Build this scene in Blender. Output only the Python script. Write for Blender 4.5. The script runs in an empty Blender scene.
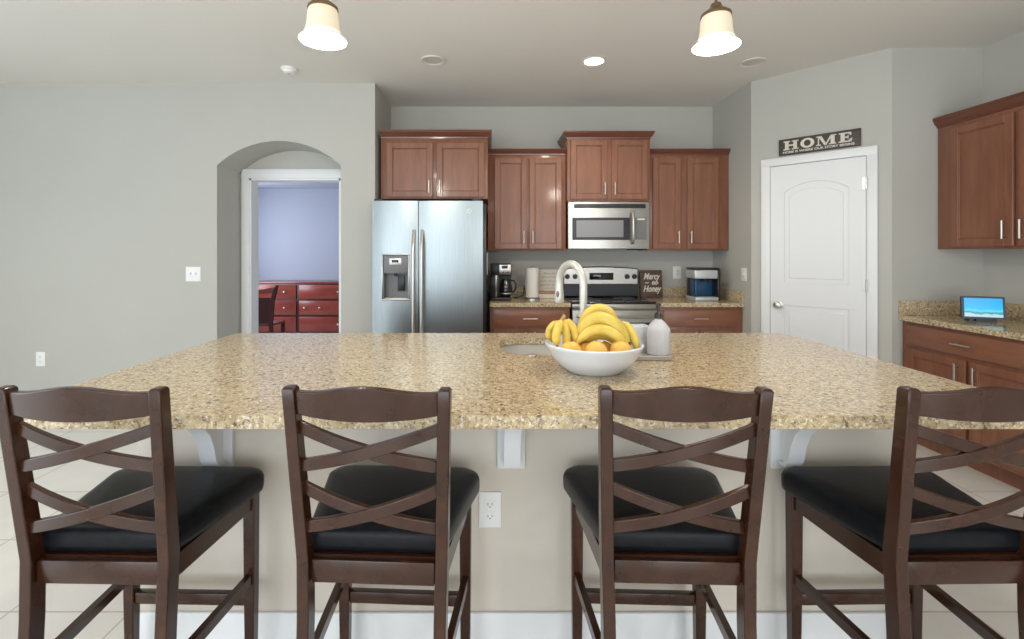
import bpy, bmesh, math, random
from mathutils import Vector, Matrix, Euler
PI = math.pi
rnd = random.Random(7)
C = bpy.context.scene.collection
F, CX, CY, H = 480.0, 490.0, 252.0, 1.37      # focal length (px), vanishing point, camera height


def at(px, py, Y):
    return Vector(((px - CX) * Y / F, Y, H - (py - CY) * Y / F))


# ------------------------------------------------------------------ materials
def mat(name, color, rough=0.5, metal=0.0, emit=None, estr=0.0, spec=None, coat=0.0, trans=0.0, alpha=None, ior=None):
    m = bpy.data.materials.new(name); m.use_nodes = True
    b = m.node_tree.nodes['Principled BSDF']
    b.inputs['Base Color'].default_value = (*color, 1)
    b.inputs['Roughness'].default_value = rough
    b.inputs['Metallic'].default_value = metal
    if spec is not None: b.inputs['Specular IOR Level'].default_value = spec
    if coat: b.inputs['Coat Weight'].default_value = coat; b.inputs['Coat Roughness'].default_value = 0.12
    if trans: b.inputs['Transmission Weight'].default_value = trans
    if ior: b.inputs['IOR'].default_value = ior
    if emit:
        b.inputs['Emission Color'].default_value = (*emit, 1); b.inputs['Emission Strength'].default_value = estr
    return m


def tex(m, kind, scale, color_stops, stretch=(1, 1, 1), detail=4, rough=.6, bump=0.0, dist=0.0, bscale=None, bdist=.002):
    """drive base colour by a noise/voronoi/wave ramp in object space"""
    nt = m.node_tree; b = nt.nodes['Principled BSDF']
    tc = nt.nodes.new('ShaderNodeTexCoord'); mp = nt.nodes.new('ShaderNodeMapping')
    mp.inputs['Scale'].default_value = stretch
    nt.links.new(tc.outputs['Object'], mp.inputs['Vector'])
    n = nt.nodes.new('ShaderNodeTexNoise'); n.inputs['Scale'].default_value = scale
    n.inputs['Detail'].default_value = detail; n.inputs['Roughness'].default_value = rough
    n.inputs['Distortion'].default_value = dist
    nt.links.new(mp.outputs['Vector'], n.inputs['Vector'])
    r = nt.nodes.new('ShaderNodeValToRGB')
    el = r.color_ramp.elements
    while len(el) > 1: el.remove(el[-1])
    el[0].position = color_stops[0][0]; el[0].color = (*color_stops[0][1], 1)
    for p, c in color_stops[1:]:
        e = el.new(p); e.color = (*c, 1)
    nt.links.new(n.outputs['Fac'], r.inputs['Fac'])
    nt.links.new(r.outputs['Color'], b.inputs['Base Color'])
    if bump:
        bn = nt.nodes.new('ShaderNodeBump'); bn.inputs['Strength'].default_value = bump; bn.inputs['Distance'].default_value = bdist
        if bscale:
            n2 = nt.nodes.new('ShaderNodeTexNoise'); n2.inputs['Scale'].default_value = bscale; n2.inputs['Detail'].default_value = 3
            nt.links.new(tc.outputs['Object'], n2.inputs['Vector']); nt.links.new(n2.outputs['Fac'], bn.inputs['Height'])
        else:
            nt.links.new(n.outputs['Fac'], bn.inputs['Height'])
        nt.links.new(bn.outputs['Normal'], b.inputs['Normal'])
    return m


M = {}
def shade2(c, k): return tuple(min(1, v * k) for v in c)
WALL = (0.455, 0.45, 0.415)
M['wall'] = tex(mat('wall paint', WALL, .85), 'n', 1.2, [(.3, shade2(WALL, .98)), (.7, shade2(WALL, 1.02))], bump=.25, bscale=90, bdist=.001)
M['ceil'] = tex(mat('ceiling paint', (.72, .70, .66), .9), 'n', 1.0, [(.3, (.71, .69, .65)), (.7, (.73, .71, .67))], bump=.35, bscale=70, bdist=.0015)
M['blue_wall'] = mat('lavender wall paint', (.37, .395, .47), .85)
M['white'] = mat('white semi gloss paint', (.74, .75, .76), .42)
M['door_white'] = mat('white door paint', (.72, .73, .74), .4)
M['panelpaint'] = mat('island panel paint', (.60, .545, .475), .8)
M['plastic'] = mat('white plastic', (.8, .8, .78), .35)
M['slot'] = mat('dark slot', (.05, .05, .05), .6)
WOODST = [(.25, (.165, .062, .033)), (.55, (.215, .086, .047)), (.8, (.265, .112, .062))]
M['cherry'] = tex(mat('cherry cabinet wood', (.25, .09, .045), .40, coat=.2), 'n', 7, WOODST, stretch=(3.0, 3.0, .35), detail=5, dist=.6)
M['cherry_h'] = tex(mat('cherry cabinet wood across', (.25, .09, .045), .40, coat=.2), 'n', 7, WOODST, stretch=(.35, 3.0, 3.0), detail=5, dist=.6)
M['crown'] = tex(mat('cherry crown wood', (.12, .04, .02), .35, coat=.3), 'n', 7, [(.3, (.10, .028, .014)), (.7, (.15, .045, .022))], stretch=(.35, 3, 3))
M['red_wood'] = tex(mat('red mahogany wood', (.22, .03, .02), .3, coat=.3), 'n', 6, [(.3, (.17, .022, .014)), (.7, (.27, .045, .026))], stretch=(.4, 2, 2))
M['red_dark'] = mat('dark mahogany', (.06, .008, .006), .35)
M['stool_wood'] = tex(mat('dark walnut wood', (.05, .02, .011), .24, coat=.1, spec=.4), 'n', 9, [(.25, (.022, .007, .0032)), (.6, (.040, .0135, .006)), (.85, (.072, .026, .011))], stretch=(1.2, 1.2, 1.2), detail=4, dist=.5)
M['leather'] = tex(mat('black leather', (.01, .011, .014), .36, spec=.16), 'n', 40, [(.3, (.003, .0035, .005)), (.7, (.007, .008, .011))], bump=.15, bscale=260, bdist=.001)
M['nickel'] = mat('brushed nickel', (.58, .56, .52), .36, 1.0)
M['faucet'] = mat('satin nickel faucet', (.60, .585, .54), .42, .5)
M['steel'] = tex(mat('brushed stainless steel', (.30, .33, .34), .34, 1.0), 'n', 8, [(.3, (.265, .30, .31)), (.7, (.32, .355, .365))], stretch=(40, 40, .5), detail=2)
M['steel_w'] = tex(mat('stainless steel warm', (.60, .58, .54), .30, 1.0), 'n', 8, [(.3, (.36, .345, .32)), (.7, (.46, .44, .41))], stretch=(.5, 40, 40), detail=2)
M['sinksteel'] = mat('satin sink steel', (.66, .65, .62), .42, .6)
M['darkplastic'] = mat('black plastic', (.012, .012, .014), .35)
M['silver'] = mat('silver lacquer', (.52, .54, .54), .35, .35)
M['blackglass'] = mat('black glass', (.008, .008, .010), .08)
M['greyplastic'] = mat('grey plastic', (.16, .165, .17), .4)
M['midgrey'] = mat('mid grey screen mesh', (.22, .22, .23), .3)
M['porcelain'] = mat('white glazed porcelain', (.72, .75, .80), .18)
M['paper'] = mat('white paper', (.72, .71, .68), .9)
M['cloud'] = mat('cream print', (.70, .66, .58), .8)
M['ink'] = mat('grey ink', (.30, .31, .29), .8)
M['tan'] = mat('tan card', (.42, .26, .17), .8)
M['rose'] = mat('rose paint', (.42, .16, .16), .7)
M['plaque'] = tex(mat('dark brown stained board', (.09, .05, .035), .6), 'n', 8, [(.3, (.06, .03, .022)), (.7, (.12, .07, .05))], stretch=(.5, 3, 6))
M['signboard'] = tex(mat('charcoal stained board', (.05, .04, .032), .6), 'n', 8, [(.3, (.035, .028, .022)), (.7, (.075, .06, .05))], stretch=(.5, 3, 6))
M['letter'] = mat('cream letter paint', (.66, .62, .54), .7)
M['banana'] = tex(mat('banana peel', (.75, .52, .06), .45), 'n', 14, [(.3, (.62, .43, .06)), (.6, (.72, .54, .11)), (.8, (.58, .51, .13))], detail=3)
M['banana_stem'] = tex(mat('banana stem', (.45, .38, .08), .6), 'n', 10, [(.3, (.40, .36, .07)), (.7, (.45, .22, .10))])
M['tip'] = mat('banana tip brown', (.10, .06, .02), .7)
M['orange'] = tex(mat('orange peel', (.82, .38, .05), .45), 'n', 5, [(.3, (.80, .42, .07)), (.7, (.84, .53, .14))], bump=.3, bscale=120, bdist=.001)
M['soapglass'] = mat('clear ribbed bottle glass', (.85, .86, .88), .12, trans=.55, ior=1.3)
M['soap'] = mat('pearly liquid soap', (.74, .73, .74), .4)
M['pump'] = mat('dark bronze pump', (.035, .035, .03), .3, .4)
M['tray'] = mat('grey stone tray', (.36, .33, .29), .5)
M['caddy'] = mat('white matte ceramic', (.70, .71, .73), .5)
M['bluecavity'] = mat('dark blue gloss plastic', (.012, .07, .16), .18)
M['tabletframe'] = mat('navy tablet frame', (.005, .022, .055), .3)
M['glassjug'] = mat('dark carafe glass', (.015, .012, .012), .06)
M['trimring'] = mat('recessed trim white', (.66, .65, .61), .6)
M['off_lens'] = mat('unlit lens', (.58, .56, .52), .5)
M['lit'] = mat('lit lens', (1, 1, 1), .5, emit=(1, .97, .9), estr=14)
M['bell'] = mat('frosted bell glass', (.70, .62, .48), .5, emit=(1, .82, .56), estr=.22)
M['bell_lip'] = mat('frosted bell glass lip', (.72, .71, .70), .5, emit=(1, .97, .93), estr=.30)
M['glow'] = mat('glowing bowl of lamp', (1, 1, 1), .5, emit=(1, .98, .95), estr=3.0)
M['bronze'] = mat('aged brass', (.24, .17, .10), .38, .85)
M['rope'] = mat('grout', (.38, .36, .33), .9)
M['towel'] = mat('blue grey towel', (.45, .50, .54), .9)


def granite(name):
    m = mat(name, (.6, .5, .35), .13); nt = m.node_tree; b = nt.nodes['Principled BSDF']; L = nt.links.new
    tc = nt.nodes.new('ShaderNodeTexCoord')
    mp = nt.nodes.new('ShaderNodeMapping'); L(tc.outputs['Object'], mp.inputs['Vector'])
    def noise(s, d, r=.6, di=0.0):
        n = nt.nodes.new('ShaderNodeTexNoise'); n.inputs['Scale'].default_value = s
        n.inputs['Detail'].default_value = d; n.inputs['Roughness'].default_value = r; n.inputs['Distortion'].default_value = di
        L(mp.outputs['Vector'], n.inputs['Vector']); return n
    def ramp(src, stops):
        r = nt.nodes.new('ShaderNodeValToRGB'); el = r.color_ramp.elements
        while len(el) > 1: el.remove(el[-1])
        el[0].position = stops[0][0]; el[0].color = (*stops[0][1], 1)
        for p, c in stops[1:]:
            e = el.new(p); e.color = (*c, 1)
        L(src, r.inputs['Fac']); return r
    def mix(fac, a, c):
        x = nt.nodes.new('ShaderNodeMixRGB'); L(fac, x.inputs['Fac']); L(a, x.inputs['Color1']); x.inputs['Color2'].default_value = (*c, 1)
        return x
    a = ramp(noise(34, 6, .75, .3).outputs['Fac'], [(.30, (.28, .20, .11)), (.43, (.44, .34, .195)), (.56, (.54, .435, .27)), (.75, (.65, .57, .41))])
    f1 = ramp(noise(85, 4, .7).outputs['Fac'], [(.54, (0, 0, 0)), (.59, (.85, .85, .85))])
    x1 = mix(f1.outputs['Color'], a.outputs['Color'], (.27, .19, .115))
    f2 = ramp(noise(62, 4, .75, .3).outputs['Fac'], [(.395, (.9, .9, .9)), (.435, (0, 0, 0))])
    x2 = mix(f2.outputs['Color'], x1.outputs['Color'], (.10, .07, .05))
    f3 = ramp(noise(95, 3, .6).outputs['Fac'], [(.57, (0, 0, 0)), (.63, (.7, .7, .7))])
    x3 = mix(f3.outputs['Color'], x2.outputs['Color'], (.80, .76, .66))
    L(x3.outputs['Color'], b.inputs['Base Color'])
    return m
M['granite'] = granite('speckled gold granite')


def tiles():
    m = mat('ceramic floor tile', (.5, .48, .44), .25); nt = m.node_tree; b = nt.nodes['Principled BSDF']; L = nt.links.new
    tc = nt.nodes.new('ShaderNodeTexCoord'); br = nt.nodes.new('ShaderNodeTexBrick')
    br.offset = 0.0; br.inputs['Scale'].default_value = 1.0
    br.inputs['Brick Width'].default_value = .457; br.inputs['Row Height'].default_value = .457
    br.inputs['Mortar Size'].default_value = .004; br.inputs['Mortar Smooth'].default_value = .1
    br.inputs['Color1'].default_value = (.67, .655, .62, 1); br.inputs['Color2'].default_value = (.71, .695, .66, 1)
    br.inputs['Mortar'].default_value = (.46, .43, .38, 1)
    L(tc.outputs['Object'], br.inputs['Vector'])
    n = nt.nodes.new('ShaderNodeTexNoise'); n.inputs['Scale'].default_value = 5; n.inputs['Detail'].default_value = 5
    L(tc.outputs['Object'], n.inputs['Vector'])
    mx = nt.nodes.new('ShaderNodeMixRGB'); mx.blend_type = 'SOFT_LIGHT'; mx.inputs['Fac'].default_value = .25
    L(br.outputs['Color'], mx.inputs['Color1']); L(n.outputs['Fac'], mx.inputs['Color2']); L(mx.outputs['Color'], b.inputs['Base Color'])
    bp = nt.nodes.new('ShaderNodeBump'); bp.invert = True; bp.inputs['Strength'].default_value = .4; bp.inputs['Distance'].default_value = .002
    L(br.outputs['Fac'], bp.inputs['Height']); L(bp.outputs['Normal'], b.inputs['Normal'])
    return m
M['tile'] = tiles()


def screen_mat():
    """beach picture on the lit screen: sky, cloud, sea, sand in object space"""
    m = mat('lit screen picture', (0, 0, 0), .2); nt = m.node_tree; b = nt.nodes['Principled BSDF']; L = nt.links.new
    tc = nt.nodes.new('ShaderNodeTexCoord'); sp = nt.nodes.new('ShaderNodeSeparateXYZ'); L(tc.outputs['Object'], sp.inputs['Vector'])
    mr = nt.nodes.new('ShaderNodeMapRange'); mr.inputs['From Min'].default_value = -.06; mr.inputs['From Max'].default_value = .06
    n = nt.nodes.new('ShaderNodeTexNoise'); n.inputs['Scale'].default_value = 18; L(tc.outputs['Object'], n.inputs['Vector'])
    ad = nt.nodes.new('ShaderNodeMath'); ad.operation = 'MULTIPLY_ADD'; ad.inputs[1].default_value = .035; L(n.outputs['Fac'], ad.inputs[0]); L(sp.outputs['Z'], ad.inputs[2])
    L(ad.outputs[0], mr.inputs['Value'])
    r = nt.nodes.new('ShaderNodeValToRGB'); el = r.color_ramp.elements
    el[0].position = 0; el[0].color = (.55, .62, .62, 1); el[1].position = .28; el[1].color = (.35, .60, .65, 1)
    for p, c in ((.34, (.01, .20, .30)), (.42, (.03, .40, .50)), (.46, (.05, .62, .75)), (.60, (.0, .42, .78)), (1.0, (.0, .36, .74))):
        e = el.new(p); e.color = (*c, 1)
    L(mr.outputs['Result'], r.inputs['Fac']); L(r.outputs['Color'], b.inputs['Emission Color']); b.inputs['Emission Strength'].default_value = 1.0
    return m
M['screen'] = screen_mat()


# ------------------------------------------------------------------ mesh helpers
class MB:
    def __init__(s): s.bm = bmesh.new(); s.X = None
    def _add(s, fn):
        n0 = set(s.bm.verts); fn(); nv = [v for v in s.bm.verts if v not in n0]
        return nv
    def box(s, x0, x1, y0, y1, z0, z1, bev=0.0, seg=2, mtx=None):
        b = bmesh.new(); bmesh.ops.create_cube(b, size=1)
        bmesh.ops.scale(b, vec=(x1 - x0, y1 - y0, z1 - z0), verts=b.verts)
        bmesh.ops.translate(b, vec=((x0 + x1) / 2, (y0 + y1) / 2, (z0 + z1) / 2), verts=b.verts)
        if bev: bmesh.ops.bevel(b, geom=list(b.edges), offset=bev, segments=seg, affect='EDGES', profile=.5)
        if mtx is not None: bmesh.ops.transform(b, matrix=mtx, verts=b.verts)
        s._merge(b); return s
    def _merge(s, b):
        me = bpy.data.meshes.new('t'); b.to_mesh(me); b.free(); s.bm.from_mesh(me); bpy.data.meshes.remove(me)
    def loft(s, rings, cap0=True, cap1=True, closed=True, mtx=None):
        b = bmesh.new(); R = [[b.verts.new(p) for p in r] for r in rings]
        n = len(R[0])
        for i in range(len(R) - 1):
            for j in range(n if closed else n - 1):
                k = (j + 1) % n
                b.faces.new((R[i][j], R[i][k], R[i + 1][k], R[i + 1][j]))
        if cap0: b.faces.new(list(reversed(R[0])))
        if cap1: b.faces.new(R[-1])
        bmesh.ops.recalc_face_normals(b, faces=b.faces)
        if mtx is not None: bmesh.ops.transform(b, matrix=mtx, verts=b.verts)
        s._merge(b); return s
    def lathe(s, prof, n=32, c=(0, 0, 0), cap0=False, cap1=False, sx=1, sy=1, mtx=None):
        rings = [[(c[0] + r * sx * math.cos(2 * PI * k / n), c[1] + r * sy * math.sin(2 * PI * k / n), c[2] + z) for k in range(n)] for r, z in prof]
        return s.loft(rings, cap0, cap1, mtx=mtx)
    def cyl(s, r, p0, p1, n=20, r1=None):
        return s.tube([p0, p1], r if r1 is None else [r, r1], n)
    def tube(s, path, r, n=10, sq=None):
        P = [Vector(p) for p in path]; rings = []
        up = None
        for i, p in enumerate(P):
            t = (P[min(i + 1, len(P) - 1)] - P[max(i - 1, 0)]).normalized()
            if up is None:
                up = Vector((0, 0, 1)) if abs(t.z) < .9 else Vector((0, 1, 0))
            sd = t.cross(up).normalized(); u = sd.cross(t).normalized(); up = u
            rr = r[i] if isinstance(r, (list, tuple)) else r
            rings.append([p + rr * (math.cos(2 * PI * k / n) * sd + math.sin(2 * PI * k / n) * u) for k in range(n)])
        return s.loft(rings)
    def prism(s, poly, a0, a1, axis='y', holes=(), bev=0.0):
        b = bmesh.new(); edges = []
        def P(u, v):
            return {'y': (u, a0, v), 'z': (u, v, a0), 'x': (a0, u, v)}[axis]
        for loop in (poly, *holes):
            vs = [b.verts.new(P(*q)) for q in loop]
            for i in range(len(vs)): edges.append(b.edges.new((vs[i], vs[(i + 1) % len(vs)])))
        if holes: bmesh.ops.triangle_fill(b, use_beauty=True, use_dissolve=False, edges=edges)
        else: b.faces.new(list(b.verts))
        ext = bmesh.ops.extrude_face_region(b, geom=list(b.faces))
        d = {'y': (0, a1 - a0, 0), 'z': (0, 0, a1 - a0), 'x': (a1 - a0, 0, 0)}[axis]
        bmesh.ops.translate(b, vec=d, verts=[g for g in ext['geom'] if isinstance(g, bmesh.types.BMVert)])
        bmesh.ops.recalc_face_normals(b, faces=b.faces)
        s._merge(b); return s
    def sphere(s, c, r, sx=1, sy=1, sz=1, u=24, v=16):
        b = bmesh.new(); bmesh.ops.create_uvsphere(b, u_segments=u, v_segments=v, radius=r)
        bmesh.ops.scale(b, vec=(sx, sy, sz), verts=b.verts); bmesh.ops.translate(b, vec=c, verts=b.verts)
        s._merge(b); return s
    def build(s, name, m, parent=None, smooth=35, bevel=0.0, mtx=None):
        if mtx is not None: bmesh.ops.transform(s.bm, matrix=mtx, verts=s.bm.verts)
        me = bpy.data.meshes.new(name); s.bm.to_mesh(me); s.bm.free()
        me.materials.append(m)
        for p in me.polygons: p.use_smooth = True
        me.set_sharp_from_angle(angle=math.radians(smooth))
        o = bpy.data.objects.new(name, me); C.objects.link(o)
        if parent: o.parent = parent
        if bevel:
            md = o.modifiers.new('bevel', 'BEVEL'); md.width = bevel; md.segments = 3; md.limit_method = 'ANGLE'; md.angle_limit = math.radians(50)
        return o


def thing(name, label, cat, loc=(0, 0, 0), rz=0, group=None):
    o = bpy.data.objects.new(name, None); C.objects.link(o); o.empty_display_size = .05
    o.location = loc; o.rotation_euler = (0, 0, rz); o['label'] = label; o['category'] = cat
    if group: o['group'] = group
    return o


def tag(o, label, cat, group=None):
    o['label'] = label; o['category'] = cat
    if group: o['group'] = group
    return o


def struct(o): o['kind'] = 'structure'; return o


def dup(o, parent=None):
    c = o.copy(); C.objects.link(c)
    if parent: c.parent = parent
    for ch in list(o.children): dup(ch, c)
    return c


def text_mesh(name, body, size, m, parent, loc, width=None, rot=(PI / 2, 0, 0), depth=.001, shear=0.0, bold=0.0):
    cu = bpy.data.curves.new('txt', 'FONT'); cu.body = body; cu.size = size; cu.extrude = depth; cu.align_x = 'CENTER'; cu.align_y = 'CENTER'
    cu.shear = shear; cu.offset = bold
    t = bpy.data.objects.new('txt', cu); C.objects.link(t)
    dg = bpy.context.evaluated_depsgraph_get(); me = bpy.data.meshes.new_from_object(t.evaluated_get(dg))
    bpy.data.objects.remove(t)
    sx = 1.0
    if width:
        w = max(v.co.x for v in me.vertices) - min(v.co.x for v in me.vertices); sx = width / w
    me.transform(Matrix.Translation(loc) @ Euler(rot).to_matrix().to_4x4() @ Matrix.Diagonal((sx, 1, 1, 1)))
    me.materials.clear(); me.materials.append(m); me.name = name
    o = bpy.data.objects.new(name, me); C.objects.link(o); o.parent = parent
    return o


def rrect(x0, x1, y0, y1, r, n=6):
    """rounded rectangle, r = one radius or four (x1y1, x0y1, x0y0, x1y0)"""
    R = r if isinstance(r, (list, tuple)) else (r,) * 4
    out = []
    for (cx, cy, a), rr in zip(((x1, y1, 0), (x0, y1, PI / 2), (x0, y0, PI), (x1, y0, 3 * PI / 2)), R):
        ox = cx - rr if cx == x1 else cx + rr; oy = cy - rr if cy == y1 else cy + rr
        for k in range(n + 1):
            t = a + (PI / 2) * k / n
            out.append((ox + rr * math.cos(t), oy + rr * math.sin(t)))
    return out


# ------------------------------------------------------------------ room shell
CE = 2.85
YA, YB, YK = 4.21, 4.61, 4.89          # arch wall face, niche back, kitchen back wall
XL, XR = -5.6, 3.57
YR = -4.2                              # wall behind the camera
# pantry diagonal
PA, PB = Vector((2.276, 4.17)), Vector((2.91, 3.475))
PD = (PB - PA).normalized(); PN = Vector((PD.y, -PD.x))      # PN points into the room
if PN.x > 0: PN = -PN
PL = (PB - PA).length
def pw(s, z=0, off=0.0):
    q = PA + PD * s + PN * off
    return Vector((q.x, q.y, z))
PROT = math.atan2(PD.y, PD.x)

struct(MB().box(XL - .2, XR + .2, YR - .2, 8.4, -.1, 0).build('floor', M['tile']))
struct(MB().box(XL - .2, XR + .2, YR - .2, 5.05, CE, CE + .1).build('ceiling', M['ceil']))
# arch wall
ax0, ax1 = -2.395, -1.307
arch = [(XL, 0), (ax0, 0), (ax0, 2.13)]
N = 18
xc = (ax0 + ax1) / 2; hw = (ax1 - ax0) / 2; rise = .215; Rr = (hw * hw + rise * rise) / (2 * rise); zc = 2.13 + rise - Rr
a0 = math.asin(hw / Rr)
for k in range(1, N):
    a = -a0 + 2 * a0 * k / N
    arch.append((xc + Rr * math.sin(a), zc + Rr * math.cos(a)))
arch += [(ax1, 2.13), (ax1, 0), (-1.009, 0), (-1.009, CE), (XL, CE)]
struct(MB().prism(arch, YA, YB, 'y').build('wall_arch', M['wall'], smooth=30))
dx0, dx1, dz = -2.305, -1.43, 2.075
struct(MB().prism([(XL, 0), (dx0, 0), (dx0, dz), (dx1, dz), (dx1, 0), (-1.009, 0), (-1.009, CE), (XL, CE)], YB, YB + .12, 'y').build('wall_hall', M['wall']))
struct(MB().box(-1.129, -1.009, YB + .12, YK, 0, CE).build('wall_alcove', M['wall']))
struct(MB().box(-1.129, 2.39, YK, YK + .12, 0, CE).build('wall_back', M['wall']))
struct(MB().prism([(PA.x, PA.y), (PB.x, PB.y), (3.7, PB.y), (3.7, PB.y + .12), (PB.x + .03, PB.y + .12), (PA.x + .12, PA.y + .06), (2.39, YK), (2.27, YK), (2.27, PA.y)], 0, CE, 'z').build('wall_pantry', M['wall'], smooth=20))
struct(MB().box(XR, XR + .13, YR, PB.y, 0, CE).build('wall_right', M['wall']))
# left wall with a wide window, rear wall with sliding doors
struct(MB().prism([(YR, 0), (YA, 0), (YA, CE), (YR, CE)], XL - .13, XL, 'x', holes=[[(-2.6, .3), (1.4, .3), (1.4, 2.4), (-2.6, 2.4)]]).build('wall_left', M['wall']))
struct(MB().prism([(XL, 0), (-4.2, 0), (-4.2, 2.4), (-.6, 2.4), (-.6, 0), (.6, 0), (.6, 2.4), (3.0, 2.4), (3.0, 0), (XR, 0), (XR, CE), (XL, CE)], YR - .13, YR, 'y').build('wall_rear', M['wall']))
def wframe(nm, x0, x1, z0, z1, y, n, axis='y'):
    mb = MB()
    def bb(u0, u1, v0, v1):
        if axis == 'y': mb.box(u0, u1, y - .05, y + .02, v0, v1, .004)
        else: mb.box(y - .05, y + .02, u0, u1, v0, v1, .004)
    bb(x0, x1, z0, z0 + .07); bb(x0, x1, z1 - .07, z1)
    for k in range(n + 1):
        c = x0 + .035 + (x1 - x0 - .07) * k / n; bb(c - .035, c + .035, z0 + .071, z1 - .071)
    struct(mb.build(nm, M['white']))
wframe('window_1', -2.6, 1.4, .3, 2.4, XL - .06, 3, 'x')
wframe('window_2', -4.2, -.6, 0, 2.4, YR - .06, 2)
wframe('window_3', .6, 3.0, 0, 2.4, YR - .06, 2)
# room beyond
struct(MB().box(-4.3, -.6, 8.1, 8.2, 0, 2.44).build('wall_study', M['blue_wall']))
struct(MB().box(-.7, -.6, YB + .5, 8.1, 0, 2.44).build('wall_study_right', M['blue_wall']))
struct(MB().prism([(YB + .12, 0), (8.1, 0), (8.1, 2.44), (YB + .12, 2.44)], -4.4, -4.3, 'x', holes=[[(5.6, .8), (7.4, .8), (7.4, 2.2), (5.6, 2.2)]]).build('wall_study_left', M['blue_wall']))
struct(MB().box(-4.4, -.6, YB + .12, 8.2, 2.44, 2.5).build('ceiling_study', M['blue_wall']))
wframe('window_4', 5.6, 7.4, .8, 2.2, -4.33, 1, 'x')
# door casing in the niche
tm = MB()
for x0, x1 in ((-2.378, dx0), (dx1, -1.365)): tm.box(x0, x1, YB - .02, YB - .0005, 0, 2.165, .005)
tm.box(-2.378, -1.365, YB - .022, YB - .0005, dz, 2.165, .005)
tm.box(dx0 - .001, dx0 + .018, YB - .01, YB + .13, 0, dz); tm.box(dx1 - .018, dx1 + .001, YB - .01, YB + .13, 0, dz); tm.box(dx0, dx1, YB - .01, YB + .13, dz - .018, dz)
struct(tm.build('trim_1', M['white']))
# baseboards
def bb_prof(x0, x1, y, nm, d=-1):
    struct(MB().box(x0, x1, min(y, y + d * .014), max(y, y + d * .014), 0, .12, .003).build(nm, M['white']))
bb_prof(XL, ax0, YA - .0005, 'baseboard_left'); bb_prof(ax1, -1.01, YA - .0005, 'baseboard_arch')
bb_prof(PB.x + .01, 2.98, PB.y - .0005, 'baseboard_pantry')
struct(MB().box(XL + .0005, XL + .014, YR, YA - .02, 0, .12, .003).build('baseboard_window_side', M['white']))

# ------------------------------------------------------------------ pantry door (structure with parts)
PM = Matrix.Translation((PA.x, PA.y, 0)) @ Matrix.Rotation(PROT, 4, 'Z')     # local x along wall, local -y into the room
d0, d1, dt = .149, .794, 2.085
cs = MB()
cs.box(d0 - .072, d0 - .002, -.02, -.001, 0, dt + .07, .005); cs.box(d1 + .002, d1 + .068, -.02, -.001, 0, dt + .07, .005); cs.box(d0 - .072, d1 + .068, -.022, -.001, dt + .004, dt + .07, .005)
struct(cs.build('trim_2', M['white'], mtx=PM))
door = MB(); dw = d1 - d0
# slab: body + raised stiles/rails leaving recessed panels
door.box(d0, d1, -.008, -.0012, .012, dt)
def arcpts(x0, x1, z, rise, n=14):
    h = (x1 - x0) / 2; R = (h * h + rise * rise) / (2 * rise); c = z + rise - R; A = math.asin(h / R)
    return [((x0 + x1) / 2 + R * math.sin(A - 2 * A * k / n), c + R * math.cos(A - 2 * A * k / n)) for k in range(n + 1)]
px0, px1 = d0 + .105, d1 - .105
up = [(px0, 1.12), (px1, 1.12)] + arcpts(px0, px1, 1.86, .075)
lo = [(px0, .22), (px1, .22), (px1, .93), (px0, .93)]
door.prism([(d0, .012), (d1, .012), (d1, dt), (d0, dt)], -.016, -.008, 'y', holes=[up, lo])
# inner raised panels
i = .035
door.prism([(px0 + i, 1.12 + i), (px1 - i, 1.12 + i)] + arcpts(px0 + i, px1 - i, 1.86 - i, .06), -.014, -.0075, 'y')
door.prism([(px0 + i, .22 + i), (px1 - i, .22 + i), (px1 - i, .93 - i), (px0 + i, .93 - i)], -.014, -.0075, 'y')
dr = struct(door.build('door_1', M['door_white'], mtx=PM, smooth=25, bevel=.004))
kb = MB(); kx = d0 + .066
kb.lathe([(0, 0), (.032, 0), (.032, -.004), (.02, -.010), (.011, -.012), (.011, -.03), (.024, -.036), (.03, -.048), (.027, -.060), (.012, -.068), (0.0005, -.069)], 20, mtx=Matrix.Translation((kx, -.016, .93)) @ Matrix.Rotation(-PI / 2, 4, 'X'))
kb.box(d0 - .006, d0 + .001, -.021, -.014, .90, .96)
k_ = kb.build('door_knob', M['nickel'], mtx=PM); k_.parent = dr
for z in (.25, 1.12, 1.885):
    hb = MB().cyl(.007, (d1 + .003, -.025, z - .045), (d1 + .003, -.025, z + .045), 10); hb.box(d1 - .02, d1 + .003, -.020, -.016, z - .044, z + .044)
    h_ = hb.build('hinge', M['nickel'], mtx=PM); h_.parent = dr

# HOME sign resting above the casing
sg = thing('wall_sign', 'dark wooden sign with big cream serif letters above white pantry door', 'sign', (PA.x, PA.y, 0), PROT)
s0, s1, sz0, sz1 = .214, .763, 2.168, 2.300
MB().box(s0, s1, -.022, -.002, sz0, sz1, .002).build('board', M['signboard'], sg)
def serif(parts):
    mb = MB()
    for kind, *a in parts:
        if kind == 'p': mb.prism(a[0], -.0245, -.0215, 'y')
        else:
            cx, cz, rx, rz, ix, iz = a
            out = [(cx + rx * math.cos(2 * PI * k / 32), cz + rz * math.sin(2 * PI * k / 32)) for k in range(32)]
            inn = [(cx + ix * math.cos(2 * PI * k / 32), cz + iz * math.sin(2 * PI * k / 32)) for k in range(32)]
            mb.prism(out, -.0245, -.0215, 'y', holes=[inn])
    return mb
zb, zt = sz0 + .040, sz1 - .018
def R(x0, x1, z0, z1): return ('p', [(x0, z0), (x1, z0), (x1, z1), (x0, z1)])
def stem(c, w=.026, s=.048): return [R(c - w / 2, c + w / 2, zb, zt), R(c - s / 2, c + s / 2, zb, zb + .009), R(c - s / 2, c + s / 2, zt - .009, zt)]
x = s0 + .035
Hh = stem(x + .025) + stem(x + .085) + [R(x + .025, x + .085, (zb + zt) / 2 - .006, (zb + zt) / 2 + .006)]
x += .125
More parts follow.
